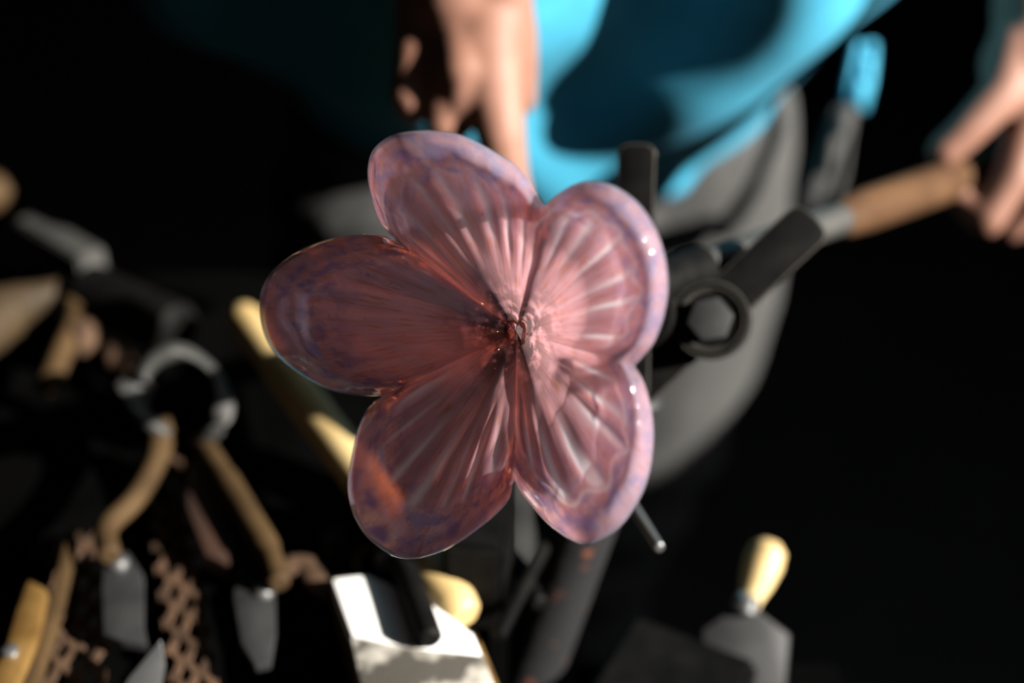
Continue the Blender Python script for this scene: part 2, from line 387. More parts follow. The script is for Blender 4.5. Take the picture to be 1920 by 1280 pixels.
def casing_material():
    m = bpy.data.materials.new('clear_pink_casing'); m.use_nodes = True
    nt = m.node_tree; N = nt.nodes; L = nt.links
    for n in list(N): N.remove(n)
    out = N.new('ShaderNodeOutputMaterial')
    at = N.new('ShaderNodeAttribute'); at.attribute_name = 'gm'
    sep = N.new('ShaderNodeSeparateColor'); L.new(at.outputs['Color'], sep.inputs[0])
    tc = N.new('ShaderNodeTexCoord'); ns = N.new('ShaderNodeTexNoise'); ns.inputs['Scale'].default_value = 90; ns.inputs['Detail'].default_value = 2
    L.new(tc.outputs['Object'], ns.inputs['Vector'])
    bn = N.new('ShaderNodeBump'); bn.inputs['Strength'].default_value = 0.12; bn.inputs['Distance'].default_value = 0.002; L.new(ns.outputs['Fac'], bn.inputs['Height'])
    n2 = N.new('ShaderNodeTexNoise'); n2.inputs['Scale'].default_value = 150; n2.inputs['Detail'].default_value = 1.5; L.new(tc.outputs['Object'], n2.inputs['Vector'])
    m1 = N.new('ShaderNodeMapRange'); m1.interpolation_type = 'SMOOTHSTEP'; m1.inputs[1].default_value = 0.62; m1.inputs[2].default_value = 0.80; L.new(sep.outputs[2], m1.inputs[0])
    m2 = N.new('ShaderNodeMapRange'); m2.interpolation_type = 'SMOOTHSTEP'; m2.inputs[1].default_value = 0.95; m2.inputs[2].default_value = 0.86; L.new(sep.outputs[2], m2.inputs[0])
    mm = N.new('ShaderNodeMath'); mm.operation = 'MULTIPLY'; L.new(m1.outputs[0], mm.inputs[0]); L.new(m2.outputs[0], mm.inputs[1])
    mh = N.new('ShaderNodeMath'); mh.operation = 'MULTIPLY'; L.new(mm.outputs[0], mh.inputs[0]); L.new(n2.outputs['Fac'], mh.inputs[1])
    b2 = N.new('ShaderNodeBump'); b2.inputs['Strength'].default_value = 0.55; b2.inputs['Distance'].default_value = 0.0022; L.new(mh.outputs[0], b2.inputs['Height']); L.new(bn.outputs[0], b2.inputs['Normal'])
    bn = b2
    tp = N.new('ShaderNodeBsdfTransparent'); tp.inputs[0].default_value = (1.0, 0.95, 0.95, 1)
    rf = N.new('ShaderNodeBsdfRefraction'); rf.inputs['IOR'].default_value = 1.3; rf.inputs['Roughness'].default_value = 0.0; rf.inputs[0].default_value = (1.0, 0.88, 0.86, 1); L.new(bn.outputs[0], rf.inputs['Normal'])
    see = N.new('ShaderNodeMixShader'); L.new(sep.outputs[1], see.inputs[0]); L.new(tp.outputs[0], see.inputs[1]); L.new(rf.outputs[0], see.inputs[2])
    # a thin milky haze in the clear glass
    hz = N.new('ShaderNodeBsdfTranslucent'); hz.inputs[0].default_value = (0.86, 0.76, 0.96, 1)
    hd = N.new('ShaderNodeBsdfDiffuse'); hd.inputs[0].default_value = (0.86, 0.76, 0.96, 1)
    hm = N.new('ShaderNodeMixShader'); hm.inputs[0].default_value = 0.5; L.new(hd.outputs[0], hm.inputs[1]); L.new(hz.outputs[0], hm.inputs[2])
    milky = N.new('ShaderNodeMixShader'); milky.inputs[0].default_value = 0.15; mt = N.new('ShaderNodeMapRange'); mt.inputs[1].default_value = 0.10; mt.inputs[2].default_value = 0.55; mt.inputs[3].default_value = 0.02; mt.inputs[4].default_value = 0.15; L.new(sep.outputs[2], mt.inputs[0]); L.new(mt.outputs[0], milky.inputs[0]); L.new(see.outputs[0], milky.inputs[1]); L.new(hm.outputs[0], milky.inputs[2])
    gl = N.new('ShaderNodeBsdfGlossy'); gl.inputs['Roughness'].default_value = 0.06; L.new(bn.outputs[0], gl.inputs['Normal'])
    fr = N.new('ShaderNodeFresnel'); fr.inputs['IOR'].default_value = 1.45; L.new(bn.outputs[0], fr.inputs['Normal'])
    geo = N.new('ShaderNodeNewGeometry'); inv = N.new('ShaderNodeMath'); inv.operation = 'SUBTRACT'; inv.inputs[0].default_value = 1; L.new(geo.outputs['Backfacing'], inv.inputs[1])
    mul = N.new('ShaderNodeMath'); mul.operation = 'MULTIPLY'; L.new(fr.outputs[0], mul.inputs[0]); L.new(inv.outputs[0], mul.inputs[1])
    fin = N.new('ShaderNodeMixShader'); L.new(mul.outputs[0], fin.inputs[0]); L.new(milky.outputs[0], fin.inputs[1]); L.new(gl.outputs[0], fin.inputs[2])
    L.new(fin.outputs[0], out.inputs[0])
    return m
CASING = casing_material()
GLASS = glass_material()
flower = thing('glass_flower', 'five-petalled pink opal glass flower fused to the end of the punty', 'glass flower', CF)
def glass_part(name, bm, data, parent=flower, m=None):
    me = bpy.data.meshes.new(name)
    for v in bm.verts: v.co -= CF
    bm.normal_update(); bm.to_mesh(me); bm.free()
    ca = me.color_attributes.new('gm', 'FLOAT_COLOR', 'POINT')
    for i, d in enumerate(data): ca.data[i].color = d[:4]
    ul = me.uv_layers.new(name='rad')
    for lp in me.loops: ul.data[lp.index].uv = data[lp.vertex_index][4:6]
    return link(name, me, m or GLASS, parent)
for k in range(5):
    bm, data = petal_mesh(k, False); pt = glass_part('petal', bm, data, flower, CASING)
    bm, data = petal_mesh(k, True); glass_part('opal_core', bm, data, pt)
# throat: a small pinched funnel closing the middle
bm = NB(); data = []
rows = []
for ti in range(15):
    t = ti / 14; row = []
    for i in range(90):
        a = 2 * PI * i / 90
        rr = 0.0062 * t; u1, u2 = frame_of(NF)
        h = 0.0090 - 0.0065 * (1 - t) ** 1.5 + 0.0005 * math.sin(9 * a + 2 * t) * t
        row.append(bm.verts.new(on_plane(*CPX, h) + (u1 * math.cos(a) + u2 * math.sin(a)) * rr)); data.append((0, 0.25, 0.08 * t, 0.0, 5 + a / 7, t * 0.1))
    rows.append(row)
for a, c in zip(rows, rows[1:]):
    for i in range(90): bm.faces.new((a[i], a[(i + 1) % 90], c[(i + 1) % 90], c[i]))
glass_part('throat', bm, data)

# ------------------------------------------------------------------ punty with wooden grip
PA, PB = P(968, 622, 0.600), P(1795, 334, 0.955)
AX = (PB - PA).normalized(); PL = (PB - PA).length
# glass stem joining flower to rod
st0 = CF - NF * 0.009; st1 = PA + AX * 0.030
bm = NB(); pts = spline([st0, CF - NF * 0.016, PA + AX * 0.004, st1], 8)
tube(bm, pts, [0.013 - 0.003 * ss(0, 1, i / (len(pts) - 1)) for i in range(len(pts))], 24)
STEM = bm
# small seed bubbles frozen in the skin of the glass
bm = NB(); rnd = random.Random(3)
for q in range(95):
    if q < 60:
        a = rnd.uniform(0, 2 * PI); rr = 20 + 75 * rnd.random() ** 1.3
        px, py = CPX[0] + rr * math.cos(a), CPX[1] + rr * math.sin(a); R = 330; t = rr / R
    else:
        k = rnd.randrange(5); o = PETALS[k][rnd.randrange(3, len(PETALS[k]) - 3)]; t = rnd.uniform(0.55, 0.88)
        px, py = CPX[0] + (o[0] - CPX[0]) * t, CPX[1] + (o[1] - CPX[1]) * t; R = math.hypot(o[0] - CPX[0], o[1] - CPX[1])
    h = p_height(t, 0.5, R) + p_half(t)
    bmesh.ops.create_icosphere(bm, subdivisions=1, radius=rnd.uniform(0.0004, 0.0010) if q < 45 else rnd.uniform(0.00025, 0.0006), matrix=Matrix.Translation(on_plane(px, py, h)))
data = [(0, 0.0, 0.5, 1, 6.5, 0.5)] * len(bm.verts)
o = glass_part('bubbles', bm, data, flower, CASING); o['kind'] = 'stuff'

punty = thing('punty_rod', 'steel punty with a brown wooden grip, held at its far end', 'rod', PA)
part('tip', STEM, M['iron'], punty)
part('collar', lathe(NB(), PA + AX * 0.032, AX, [(0, 0.0085), (0.004, 0.0105), (0.095, 0.0105), (0.105, 0.0116), (0.114, 0.0116), (0.116, 0.009)]), M['iron'], punty)
part('tube', lathe(NB(), PA + AX * 0.02, AX, [(0, 0.0078), (0.33, 0.0095)]), M['steel'], punty)
part('grip', lathe(NB(), PA + AX * 0.30, AX, [(0, 0.009), (0.004, 0.0115), (0.03, 0.0130), (0.10, 0.0132), (0.17, 0.0128), (0.30, 0.0130), (0.306, 0.011)]), M['grip_wood'], punty)

# ------------------------------------------------------------------ pipe rest (V of flat bars with rollers)
KN = P(1192, 722, 0.702)
rest = thing('pipe_rest', 'black iron V-shaped pipe rest with a bolted roller, standing behind the flower', 'pipe rest', Vector((KN.x, KN.y, KN.z)))
BN = (RIGHT * -0.18 + UP * 0.02 + FWD * -0.98).normalized()
def flat_bar(a, c, wd, th, d):
    a, c = Vector(a), Vector(c); t = (c - a).normalized(); s = t.cross(BN).normalized()
    poly = []
    for j in range(13):
        an = -PI / 2 + PI * j / 12
        poly.append(c - t * wd * 0.3 + t * math.cos(an) * wd * 0.30 + s * math.copysign(abs(math.sin(an)) ** 0.6, math.sin(an)) * wd / 2)
    poly += [a + s * wd / 2, a - s * wd / 2]
    bm = NB(); prism(bm, poly, -BN * th, 0.0012); return bm
part('arm', flat_bar(P(1180, 735, 0.690), P(1194, 268, 0.690), 0.0185, 0.007, 1), M['worn_iron'], rest)
part('arm', flat_bar(P(1172, 738, 0.700), P(1528, 407, 0.700), 0.0235, 0.007, 1), M['worn_iron'], rest)
RC = P(1334, 600, 0.690)
ro = part('roller', lathe(NB(), RC - BN * 0.004, BN, [(0, 0.016), (0.001, 0.0185), (0.002, 0.0193), (0.011, 0.0193), (0.0125, 0.0185), (0.0125, 0.0150), (0.011, 0.0140), (0.011, 0.004)], 48), M['worn_iron'], rest)
nut = NB(); u_, v_ = frame_of(BN)
hexa = [RC + BN * 0.016 + (u_ * math.cos(PI / 3 * j + .3) + v_ * math.sin(PI / 3 * j + .3)) * 0.0112 for j in range(6)]
prism(nut, hexa, -BN * 0.010, 0.0012)
sub(part('nut', nut, M['dark_steel']), ro, rest)
RC2 = P(1192, 585, 0.680)
ro = part('roller', lathe(NB(), RC2 - BN * 0.004, BN, [(0, 0.016), (0.002, 0.0190), (0.011, 0.0190), (0.0125, 0.018), (0.011, 0.004)], 48), M['iron'], rest)
post_top = P(1186, 735, 0.712); post_dir = (P(985, 1280, 0.80) - post_top)
post_end = post_top + post_dir * ((0.02 - post_top.z) / post_dir.z)
part('post', tube(NB(), [post_top, post_top.lerp(post_end, 0.2), post_end], [0.0165, 0.0185, 0.0185], 28), M['rust_iron'], rest)
part('base_plate', box(NB(), (post_end.x, post_end.y, 0.01), (0.28, 0.28, 0.02), None, 0.003), M['iron'], rest)
part('clamp_pin', tube(NB(), [P(1138, 872, 0.734), P(1236, 1026, 0.660)], 0.0025, 12), M['bright_steel'], rest)

# ------------------------------------------------------------------ bench with mesh top, cabinet
ZB = 0.860
bench = thing('tool_bench', 'soot-black iron bench with rusty mesh grates, covered in glassworking tools', 'bench', (-0.25, 0.66, 0))
bx0, bx1, by0, by1 = -0.56, -0.008, 0.36, 0.868
def strip(bm, pts, w_, h_):
    rows = []
    for i, p in enumerate(pts):
        t = (pts[min(i + 1, len(pts) - 1)] - pts[max(i - 1, 0)]).normalized(); sd = Vector((-t.y, t.x, 0)) * w_ / 2
        rows.append([bm.verts.new(p + sd), bm.verts.new(p - sd), bm.verts.new(p - sd - Vector((0, 0, h_))), bm.verts.new(p + sd - Vector((0, 0, h_)))])
    for a, c in zip(rows, rows[1:]):
        for j in range(4): bm.faces.new((a[j], a[(j + 1) % 4], c[(j + 1) % 4], c[j]))
    bm.faces.new(rows[0]); bm.faces.new(rows[-1][::-1])
def grate(a, c, wd):
    """expanded-metal strip from a to c on the bench"""
    a, c = Vector(a), Vector(c); L = (c - a).length; t = (c - a) / L; sd = Vector((t.y, -t.x, 0))
    cw, ch = 0.0135, 0.0098; nx = max(2, round(wd / cw)); bm = NB()
    for j in range(int(L / ch) + 1):
        pts = []; sg = 1 if j % 2 == 0 else -1
        for i in range(nx):
            for dx, dy in ((0, 1), (0.22, 1), (0.5, -1), (0.72, -1)):
                pts.append(a + t * (j * ch + sg * dy * ch * 0.40) + sd * ((i + dx) * cw - wd / 2) + Vector((0, 0, 0.001 * math.sin(j * .7 + i))))
        strip(bm, pts, 0.0036, 0.003)
    return bm
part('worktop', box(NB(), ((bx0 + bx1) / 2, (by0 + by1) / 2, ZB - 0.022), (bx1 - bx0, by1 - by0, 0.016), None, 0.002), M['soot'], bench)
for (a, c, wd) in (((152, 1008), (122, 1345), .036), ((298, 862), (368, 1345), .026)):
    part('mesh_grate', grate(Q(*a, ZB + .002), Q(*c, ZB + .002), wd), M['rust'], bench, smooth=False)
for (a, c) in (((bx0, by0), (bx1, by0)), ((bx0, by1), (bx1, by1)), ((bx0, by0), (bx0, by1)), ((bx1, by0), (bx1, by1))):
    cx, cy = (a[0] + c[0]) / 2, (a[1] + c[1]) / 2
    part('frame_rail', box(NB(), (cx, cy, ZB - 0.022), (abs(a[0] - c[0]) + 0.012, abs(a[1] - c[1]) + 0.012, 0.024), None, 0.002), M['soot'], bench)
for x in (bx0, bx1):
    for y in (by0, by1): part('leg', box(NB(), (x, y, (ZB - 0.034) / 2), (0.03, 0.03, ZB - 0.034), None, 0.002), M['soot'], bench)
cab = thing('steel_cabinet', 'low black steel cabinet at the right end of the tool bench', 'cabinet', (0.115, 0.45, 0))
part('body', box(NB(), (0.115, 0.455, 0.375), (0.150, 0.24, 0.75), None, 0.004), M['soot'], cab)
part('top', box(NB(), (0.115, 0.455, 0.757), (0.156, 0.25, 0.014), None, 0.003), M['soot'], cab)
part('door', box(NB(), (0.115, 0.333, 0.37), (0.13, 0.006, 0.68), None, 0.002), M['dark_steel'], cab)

# ------------------------------------------------------------------ tools on the bench
def qs(pts, z): return [Q(x, y, zz if len(r) else z) for (x, y, *r) in pts for zz in ([r[0]] if r else [z])]
# jacks
jk = thing('jacks', 'large steel jacks with a round spring bow and two dark blades', 'jacks', Q(340, 900, ZB))
bow = spline(qs([(300, 812, .885), (262, 775, .90), (258, 715, .915), (290, 672, .925), (340, 660, .927), (395, 690, .922), (420, 745, .91), (408, 800, .90), (378, 832, .885)], .9), 6)
part('spring_bow', tube(NB(), bow, [0.0125 if i < len(bow) * .45 else 0.0125 - 0.0065 * ss(.45, .6, i / len(bow)) for i in range(len(bow))], 16, flat=(0.2, 0.5, 0.8), flatk=0.45), M['steel'], jk)
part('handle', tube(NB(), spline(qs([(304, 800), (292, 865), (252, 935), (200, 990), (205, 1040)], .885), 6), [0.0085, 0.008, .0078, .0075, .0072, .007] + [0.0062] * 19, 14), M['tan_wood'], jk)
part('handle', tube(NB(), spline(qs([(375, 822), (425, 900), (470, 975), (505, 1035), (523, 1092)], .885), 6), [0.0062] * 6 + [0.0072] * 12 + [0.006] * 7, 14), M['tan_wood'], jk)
bl = part('blade', prism(NB(), qs([(462, 1000), (485, 1018), (514, 1095), (516, 1180), (507, 1240), (478, 1246), (452, 1205), (438, 1120), (446, 1040)], .876), (0, 0, -0.006), .0012), M['dark_steel'], jk)
sub(part('bolt', lathe(NB(), Q(496, 1112, .875), (0, 0, 1), [(0, .0052), (.003, .0050), (.0046, .003)], 16), M['bright_steel']), bl, jk)
bl = part('blade', prism(NB(), qs([(196, 1040), (240, 1032), (268, 1075), (268, 1165), (277, 1208), (228, 1200), (194, 1188), (191, 1100)], .876), (0, 0, -0.006), .0012), M['dark_steel'], jk)
sub(part('bolt', lathe(NB(), Q(224, 1060, .875), (0, 0, 1), [(0, .0052), (.003, .0050), (.0046, .003)], 16), M['bright_steel']), bl, jk)

tag(part('hardwood_block', prism(NB(), qs([(352, 860), (400, 850), (455, 1000), (430, 1060), (385, 1040), (350, 950)], .878), (0, 0, -0.014), .002), M['dark_wood']),
    'dark red hardwood block lying between the handles of the jacks', 'wood block')
p = thing('wooden_paddle', 'golden brown wooden paddle at the lower left corner', 'paddle', Q(40, 1200, ZB))
part('blade', prism(NB(), qs([(52, 1082), (88, 1100), (72, 1180), (48, 1240), (22, 1300), (-40, 1300), (6, 1220), (30, 1140)], .884), (0, 0, -0.016), .003), M['gold_wood'], p)
part('rivet', lathe(NB(), Q(20, 1222, .884), (0, 0, 1), [(0, .004), (.002, .0038), (.003, .002)], 14), M['bright_steel'], p)
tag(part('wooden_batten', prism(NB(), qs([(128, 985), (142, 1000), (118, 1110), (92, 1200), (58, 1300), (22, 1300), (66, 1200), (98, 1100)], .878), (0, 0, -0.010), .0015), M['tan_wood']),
    'narrow grey-brown wooden batten beside the golden paddle', 'batten')
kn = thing('knife', 'silver knife with its pointed tip showing at the bottom edge', 'knife', Q(280, 1270, ZB))
part('blade', prism(NB(), [Q(302, 1198, .892), Q(309, 1240, .885), Q(300, 1290, .88), Q(286, 1345, .88), Q(200, 1345, .88), Q(240, 1272, .885)], (0, 0, -0.003), .0006), M['bright_steel'], kn)
part('handle', tube(NB(), [Q(240, 1340, .88), Q(180, 1480, .88)], [.009, .011], 14), M['dark_wood'], kn)
# long wooden stick
a_, c_ = Q(452, 590, .905), Q(868, 1150, .885)
tag(part('wooden_stick', tube(NB(), [a_, a_.lerp(c_, .03), a_.lerp(c_, .5), a_.lerp(c_, .97), c_], [.0095, .0112, .0118, .0112, .0095], 24), M['wood']),
    'long pale round wooden stick running under the left petals', 'stick')
# pad
pad = thing('paper_pad', 'folded white paper pad with a scorched lower half', 'pad', Q(770, 1180, ZB))
part('white_sheet', prism(NB(), qs([(622, 1083), (690, 1076), (800, 1122), (888, 1188), (905, 1228), (760, 1212), (660, 1192)], .889), (0, 0, -0.013), .002), M['paper'], pad)
part('scorched_sheet', prism(NB(), qs([(654, 1182), (760, 1206), (906, 1222), (934, 1300), (930, 1345), (690, 1345), (672, 1265)], .888), (0, 0, -0.013), .002), M['char'], pad)
part('under_fold', prism(NB(), qs([(612, 1088), (640, 1070), (800, 1116), (896, 1186), (940, 1290), (936, 1350), (690, 1350), (660, 1265)], .875), (0, 0, -0.010), .002), M['gold_wood'], pad)
tag(part('iron_tool', tube(NB(), spline([Q(715, 1050, .892), Q(752, 1054, .8955), Q(778, 1115, .8955), Q(806, 1196, .8955)], 6), [.0060] * 6 + [.0064] * 13, 16), M['iron']),
    'short black iron tool lying across the white pad', 'iron tool')
tag(part('steel_bar', box(NB(), Q(115, 462, .880), (0.080, 0.021, 0.022), Matrix.Rotation(math.radians(-42), 3, 'Z'), .002), M['steel']),
    'square grey steel bar at the far left of the bench', 'steel bar')
h = thing('wooden_handled_file', 'tool with a tapered tan wooden handle entering from the left edge', 'file', Q(60, 600, ZB))
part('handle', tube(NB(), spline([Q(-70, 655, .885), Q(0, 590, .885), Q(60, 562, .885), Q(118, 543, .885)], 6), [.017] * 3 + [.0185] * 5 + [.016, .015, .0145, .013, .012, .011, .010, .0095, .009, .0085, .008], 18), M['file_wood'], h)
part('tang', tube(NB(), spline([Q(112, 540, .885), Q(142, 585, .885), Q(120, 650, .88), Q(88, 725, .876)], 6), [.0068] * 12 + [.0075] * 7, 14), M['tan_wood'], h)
for (x, y, r, lab) in ((168, 672, .0125, 'round brown rusty weight between the file and the steel bow'), (226, 696, .0095, 'smaller brown rusty weight touching the steel bow')):
    tag(part('rusty_weight', lathe(NB(), Q(x, y, ZB + .001), (0, 0, 1), [(0, r * .6), (r * .5, r * .7), (r * .9, r), (r * 1.6, r * .98), (r * 2.1, r * .7), (r * 2.3, r * .3)], 20), M['rust']), lab, 'weight')
tag(part('iron_pipe_offcut', tube(NB(), [Q(170, 548, .885), Q(330, 620, .885)], [.019, .019], 24), M['iron']), 'dark iron pipe offcut lying behind the steel bow', 'pipe')
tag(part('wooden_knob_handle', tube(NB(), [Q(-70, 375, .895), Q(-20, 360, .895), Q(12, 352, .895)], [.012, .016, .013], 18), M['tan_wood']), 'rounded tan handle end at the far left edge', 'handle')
tag(part('rusty_strap', tube(NB(), spline(qs([(540, 1060), (575, 1062), (598, 1090), (628, 1112)], .875), 6), .0075, 12, flat=(0, 0, 1), flatk=.5), M['rust']), 'bent rusty iron strap beside the white pad', 'strap')
tag(part('wire_loop', tube(NB(), spline(qs([(672, 1075), (668, 1045), (690, 1030), (720, 1035)], .88), 6), .0025, 10), M['rust']), 'thin rusty wire loop above the white pad', 'wire')
tag(part('iron_rod', tube(NB(), [Q(905, 940, .874), Q(1010, 1130, .874)], .0045, 12), M['iron']), 'thin dark iron rod leaning right beside the post', 'rod')
tag(part('iron_rod', tube(NB(), [Q(1040, 985, .884), Q(935, 1190, .884)], .004, 12), M['iron']), 'thin dark iron rod crossing over the other one', 'rod')
tag(part('steel_ferrule', lathe(NB(), Q(628, 1036, ZB), (0, 0, 1), [(0, .007), (.012, .007), (.016, .004)], 16), M['dark_steel']), 'small dull steel ferrule near the rusty strap', 'ferrule')
tag(part('shade_block', box(NB(), Q(905, 1030, .890), (0.030, 0.060, 0.058), Matrix.Rotation(math.radians(-8), 3, 'Z'), .003), M['iron']),  # added block, put here to cast shade on the stick's lower half
    'black block added below the flower to shade the lower wooden stick', 'iron block')
# wooden-handled scraper on the cabinet
scp = thing('scraper', 'scraper with a pale rounded wooden handle and dark steel blade', 'scraper', Q(1400, 1160, .77))
sa, sb = P(1443, 1022, .800), P(1402, 1136, .790)
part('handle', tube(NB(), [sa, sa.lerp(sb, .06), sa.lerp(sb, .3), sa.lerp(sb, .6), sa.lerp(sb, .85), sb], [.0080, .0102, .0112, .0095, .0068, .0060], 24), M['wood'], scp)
part('ferrule', tube(NB(), [P(1403, 1120, .784), P(1396, 1142, .784)], [.0066, .0070], 20), M['bright_steel'], scp)
part('blade', prism(NB(), [P(1380, 1138, .784), P(1415, 1142, .784), P(1478, 1190, .80), P(1470, 1290, .79), P(1322, 1290, .79), P(1318, 1180, .79)], (0.002, 0.004, -0.004), .0008), M['dark_steel'], scp)
tag(part('iron_box', box(NB(), (0.082, 0.515, 0.79), (0.075, 0.085, 0.05), Matrix.Rotation(math.radians(-28), 3, 'Z'), .004), M['iron']), 'dark iron box on the cabinet beside the post', 'box')

# ------------------------------------------------------------------ the glassworker
PERSON = Vector((0.02, 1.12, 0)); YAW = math.radians(12)
def yaw(p):
    p = Vector(p); return PERSON + Matrix.Rotation(YAW, 3, 'Z') @ (p - PERSON)
def cap(bm, a, ra, c, rb, seg=18):
    """closed tapered capsule"""
    a, c = Vector(a), Vector(c); t = (c - a); L = t.length; t = t / L if L > 1e-6 else Vector((0, 0, 1)); u, v = frame_of(t); rings = []
    prof = [(-ra * math.cos(PI / 2 * k / 5), ra * math.sin(PI / 2 * k / 5)) for k in range(1, 6)] + [(L + rb * math.sin(PI / 2 * k / 5), rb * math.cos(PI / 2 * k / 5)) for k in range(0, 5)]
    for s, r in prof: rings.append([bm.verts.new(a + t * s + (u * math.cos(2 * PI * j / seg) + v * math.sin(2 * PI * j / seg)) * r) for j in range(seg)])
    p0 = bm.verts.new(a - t * ra); p1 = bm.verts.new(c + t * (L * 0 + rb))
    for j in range(seg): bm.faces.new((p0, rings[0][(j + 1) % seg], rings[0][j])); bm.faces.new((p1, rings[-1][j], rings[-1][(j + 1) % seg]))
    for r0, r1 in zip(rings, rings[1:]):
        for j in range(seg): bm.faces.new((r0[j], r0[(j + 1) % seg], r1[(j + 1) % seg], r1[j]))
def chain(bm, pts, rs):
    for i in range(len(pts) - 1): cap(bm, pts[i], rs[i], pts[i + 1], rs[i + 1])
def ell(bm, c, r, rot=None):
    bmesh.ops.create_icosphere(bm, subdivisions=3, radius=1, matrix=Matrix.Translation(Vector(c)) @ (rot or Matrix()).to_4x4() @ Matrix.Diagonal((*r, 1)))

SHL, SHR = Vector((0.215, 0.885, 1.30)), Vector((-0.175, 0.885, 1.30))
ELL = Vector((0.43, 1.08, 1.22)); WRL = P(1945, 15, 0.955)
WRR = P(868, -115, 0.845); ELR = Vector((-0.27, 0.99, 1.10))
b = NB()
# trunk, neck, head
chain(b, [(0.02, 1.12, 0.90), (0.02, 1.06, 1.02), (0.02, 0.98, 1.15), (0.02, 0.91, 1.28)], [0.115, 0.11, 0.12, 0.115])
cap(b, SHL, 0.062, SHR, 0.062); cap(b, yaw((0.11, 1.12, .90)), .10, yaw((-.07, 1.12, .90)), .10)
cap(b, (0.02, 0.90, 1.34), .058, (0.02, 0.825, 1.45), .052)
HC = Vector((0.02, 0.775, 1.535)); HR = Matrix.Rotation(math.radians(38), 3, 'X')
ell(b, HC, (0.075, 0.095, 0.112), HR)
HF = HR @ Vector((0, -1, 0)); HU = HR @ Vector((0, 0, 1))
cap(b, HC + HF * .05 - HU * .05, .045, HC + HF * .072 - HU * .085, .03)                       # jaw and chin
cap(b, HC + HF * .092 + HU * .005, .010, HC + HF * .112 - HU * .032, .014)                    # nose
cap(b, HC + HF * .082 + HU * .026 - RIGHT * .03, .012, HC + HF * .082 + HU * .026 + RIGHT * .03, .012)   # brow
cap(b, HC + HF * .088 - HU * .062 - RIGHT * .016, .009, HC + HF * .088 - HU * .062 + RIGHT * .016, .009) # lips
for s in (-1, 1): ell(b, HC + RIGHT * s * .077 - HU * .01, (.010, .020, .032), HR)            # ears
# arms
chain(b, [SHL, ELL, ELL.lerp(WRL, .3), WRL], [.055, .043, .044, .030])
chain(b, [SHR, ELR, ELR.lerp(WRR, .3), WRR], [.055, .043, .044, .030])
# legs (inside the trousers)
for s in (-1, 1):
    hx = 0.02 + s * 0.09
    chain(b, [yaw((hx, 1.12, .88)), yaw((0.01 + s * 0.082, 1.09 + s * .04, .48)), yaw((0.01 + s * .085, 1.135 + s * .035, .09))], [.085, .056, .042])
    cap(b, yaw((0.01 + s * .085, 1.135 + s * .035, .05)), .035, yaw((0.01 + s * .095, .985 + s * .035, .035)), .030)
# far hand (image right): thumb and forefinger pinching the grip
D = 0.955
palm0, palm1 = P(1950, 40, D), P(1925, 160, D)
cap(b, palm0, .030, P(1945, 120, D), .036); cap(b, P(1905, 120, D - .005), .024, P(1935, 215, D), .026); cap(b, P(1985, 120, D + .01), .03, P(2000, 240, D + .01), .028)
chain(b, [P(1905, 95, D - .01), P(1880, 175, D - .02), P(1820, 240, D - .022), P(1770, 285, D - .018)], [.019, .0145, .0125, .0115])     # thumb
chain(b, [P(1935, 210, D - .005), P(1900, 330, D - .015), P(1850, 412, D - .012), P(1805, 372, D - .004), P(1778, 345, D - .008)], [.0155, .0130, .0120, .0100, .0090])   # forefinger
chain(b, [P(1985, 240, D + .005), P(1955, 370, D), P(1895, 425, D + .012), P(1850, 380, D + .020), P(1822, 340, D + .018)], [.0150, .0125, .0115, .0100, .0090])
chain(b, [P(2020, 250, D + .015), P(2000, 385, D + .015), P(1945, 425, D + .028), P(1900, 380, D + .034), P(1875, 330, D + .030)], [.0140, .0120, .0110, .0098, .0088])
chain(b, [P(2050, 250, D + .025), P(2045, 360, D + .03), P(2000, 400, D + .040), P(1960, 360, D + .044), P(1940, 325, D + .04)], [.0125, .0105, .0098, .0088, .0080])
# near hand (image left): back of hand towards the window, fingers hanging down
D = 0.835
cap(b, WRR, .029, P(868, 0, D), .032); cap(b, P(905, -60, D), .026, P(915, 60, D - .004), .025); cap(b, P(820, -50, D + .008), .025, P(815, 30, D + .010), .024)
chain(b, [P(905, 40, D - .005), P(922, 130, D - .012), P(938, 250, D - .010), P(955, 330, D - .002), P(975, 400, D + .01)], [.0225, .0180, .0150, .0120, .0095])           # forefinger
chain(b, [P(872, 40, D), P(868, 130, D - .018), P(866, 190, D - .010), P(868, 225, D + .010)], [.019, .0140, .0115, .010])     # middle finger
chain(b, [P(845, 30, D), P(838, 130, D - .010), P(832, 232, D - .004), P(838, 262, D + .012)], [.017, .0118, .0108, .009])        # ring finger
chain(b, [P(800, 20, D + .012), P(782, 110, D + .002), P(772, 182, D + .002), P(780, 205, D + .018)], [.018, .0130, .0128, .010])           # little finger
chain(b, [P(935, -40, D - .015), P(965, 60, D - .002), P(975, 130, D + .012), P(978, 190, D + .020)], [.019, .0135, .011, .009])     # thumb
body = remesh(b, 0.0036, 3)
person = part('person', body, M['skin'], None, True, False)
tag(person, 'person in a teal t-shirt and grey trousers bending over the bench, turning the rod', 'person')
hb = NB(); ell(hb, HC + HU * .022 - HF * .022, (.082, .098, .104), HR)
bmesh.ops.bisect_plane(hb, geom=hb.verts[:] + hb.edges[:] + hb.faces[:], plane_co=HC + HU * .02 + HF * .03, plane_no=(HF - HU * .55), clear_outer=True)
part('hair', hb, M['hair'], None, True, False)
hair = bpy.data.objects['hair']; hair.parent = person; hair.location = hair.location - person.location
for s in (-1, 1):
    e = NB(); ell(e, HC + HF * .080 + HU * .006 + RIGHT * s * .031, (.012, .012, .012)); part('eye', e, M['eye'], person)

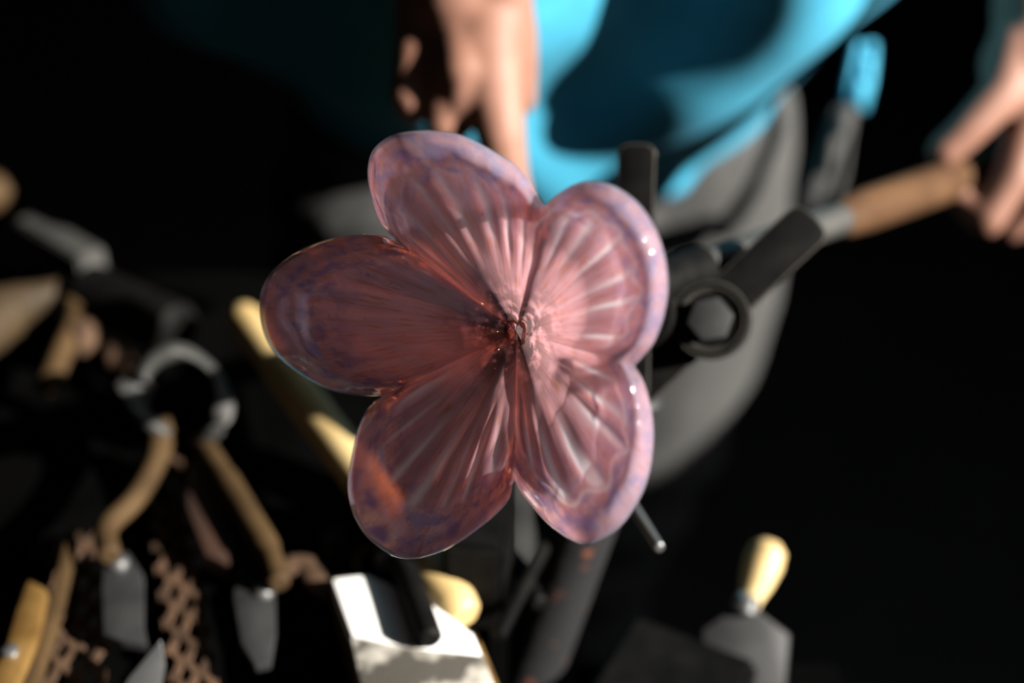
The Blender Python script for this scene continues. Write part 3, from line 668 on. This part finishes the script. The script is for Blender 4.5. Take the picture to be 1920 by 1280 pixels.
# t-shirt: draped loft + sleeves
def shirt_ring(z):
    k = (z - 0.80) / (1.34 - 0.80)
    cy = 1.115 - 0.46 * max(0, z - 0.86) - 0.025 * ss(0.88, 1.02, z)
    hw = 0.214 + 0.074 * ss(0.84, 1.02, z) - 0.02 * ss(1.1, 1.3, z) - 0.13 * ss(1.30, 1.40, z)
    hd = 0.130 + 0.012 * ss(0.84, 0.95, z) - 0.01 * ss(1.0, 1.25, z) - 0.06 * ss(1.30, 1.40, z)
    return cy, hw, hd
b = NB(); NR, NS = 90, 140; rows = []
for i in range(NR + 1):
    z = 0.838 + (1.385 - 0.838) * i / NR; cy, hw, hd = shirt_ring(z); row = []
    for j in range(NS):
        a = 2 * PI * j / NS; ca, sa_ = math.cos(a), math.sin(a)
        front = max(0, -sa_)
        f = 0.007 * math.sin(7 * a + 9 * (z - .8)) * (1 - ss(.9, 1.25, z)) + 0.012 * mnoise.noise(Vector((ca * 2.2, sa_ * 2.2 + z * 3, z * 5)))
        f += 0.005 * math.sin(26 * (z + 0.35 * ca)) * front * ss(.86, .93, z) * (1 - ss(1.1, 1.2, z))
        zz = z - (0.012 * front + 0.006 * math.sin(3 * a) - 0.10 * max(0, -ca - .1) ** 1.3) * (1 - ss(0.84, 1.02, z))
        q = Matrix.Rotation(YAW * (1 - ss(.9, 1.2, z)), 3, 'Z') @ Vector(((hw + f) * ca, (hd + f) * sa_, 0))
        xc = 0.110 + 0.42 * (z - 0.90) + 0.018 * mnoise.noise(Vector((z * 14, 2.2, 0)))
        dr = 0.0285 * math.cos(2 * PI * (q.x - xc) / 0.235) * front ** 0.5 * ss(0.865, 0.965, z)
        row.append(b.verts.new((0.02 + q.x, cy + q.y - dr, zz)))
    rows.append(row)
for r0, r1 in zip(rows, rows[1:]):
    for j in range(NS): b.faces.new((r0[j], r0[(j + 1) % NS], r1[(j + 1) % NS], r1[j]))
def sleeve(b, a, c, r0, r1):
    pts = [a.lerp(c, i / 14) for i in range(15)]
    tube(b, pts, [r0 + (r1 - r0) * i / 14 + 0.004 * math.sin(i * 1.7) for i in range(15)], 40, cap=False)
sleeve(b, SHL - Vector((.05, 0, 0)), SHL.lerp(ELL, .85), .082, .072); sleeve(b, SHR + Vector((.05, 0, 0)), SHR.lerp(ELR, .8), .082, .072)
sh = part('t_shirt', b, M['shirt'], person, True, False)
sm = sh.modifiers.new('thickness', 'SOLIDIFY'); sm.thickness = 0.0025; sm.offset = -1
# trousers
b = NB()
ell(b, (0.02, 1.125, .88), (.208, .128, .12)); ell(b, (0.02, 1.125, .80), (.212, .125, .12))
chain(b, [(.145, 1.115, .82), (.152, 1.115, .68), (.128, 1.12, .50), (.090, 1.15, .30), (.085, 1.17, .10)], [.112, .108, .094, .084, .07])
chain(b, [(-.098, 1.095, .82), (-.112, 1.060, .70), (-.086, 1.040, .48), (-.075, 1.10, .10)], [.110, .106, .085, .07])
def folds(co):
    f = 0.006 * mnoise.noise(co * 11)
    left = ss(0.05, -0.08, co.x)
    f += 0.010 * left * math.sin((co.z * 1.0 - co.x * 0.32) * 95) * ss(.60, .70, co.z) * (1 - ss(.86, .92, co.z))
    f += 0.004 * math.sin(co.z * 60 + co.x * 20) * ss(.62, .45, co.z)
    return f
for v in b.verts: v.co = yaw(v.co)
tr = part('trousers', remesh(b, 0.007, 4, folds), M['trousers'], person, True, False)
for s in (-1, 1):
    b = NB(); cap(b, (0.01 + s * .085, 1.19, .052), .048, (0.01 + s * .085, 1.10, .05), .050); cap(b, (0.01 + s * .088, 1.10, .045), .044, (0.01 + s * .097, 1.00, .040), .038)
    for v in b.verts: v.co = yaw(v.co - Vector((0, .035 - s * .035, 0))); v.co.z = max(v.co.z, 0.001)
    part('shoe', b, M['shoe'], person)
# cloth hanging by the hip
rag = thing('hanging_cloth', 'teal rag with a grey end hanging beside the hip', 'rag', P(1600, 130, 1.14))
def rag_piece(name, pts, wds, m):
    b = NB(); rows = []
    for (x, y, d), wd in zip(pts, wds):
        c = P(x, y, d); row = []
        for j in range(9):
            s = (j - 4) / 4; row.append(b.verts.new(c + RIGHT * s * wd / 2 + FWD * 0.006 * math.sin(s * 4 + y * .02)))
        rows.append(row)
    for r0, r1 in zip(rows, rows[1:]):
        for j in range(8): b.faces.new((r0[j], r0[j + 1], r1[j + 1], r1[j]))
    o = part(name, b, m, rag); mm = o.modifiers.new('t', 'SOLIDIFY'); mm.thickness = .004; return o
rag_piece('cloth', [(1616, 82, 1.15), (1613, 110, 1.15), (1607, 155, 1.15), (1600, 205, 1.152)], [.014, .018, .021, .017], M['shirt'])
rag_piece('cloth_end', [(1588, 200, 1.15), (1570, 260, 1.15), (1555, 330, 1.155), (1530, 400, 1.16)], [.020, .024, .026, .03], M['trousers'])
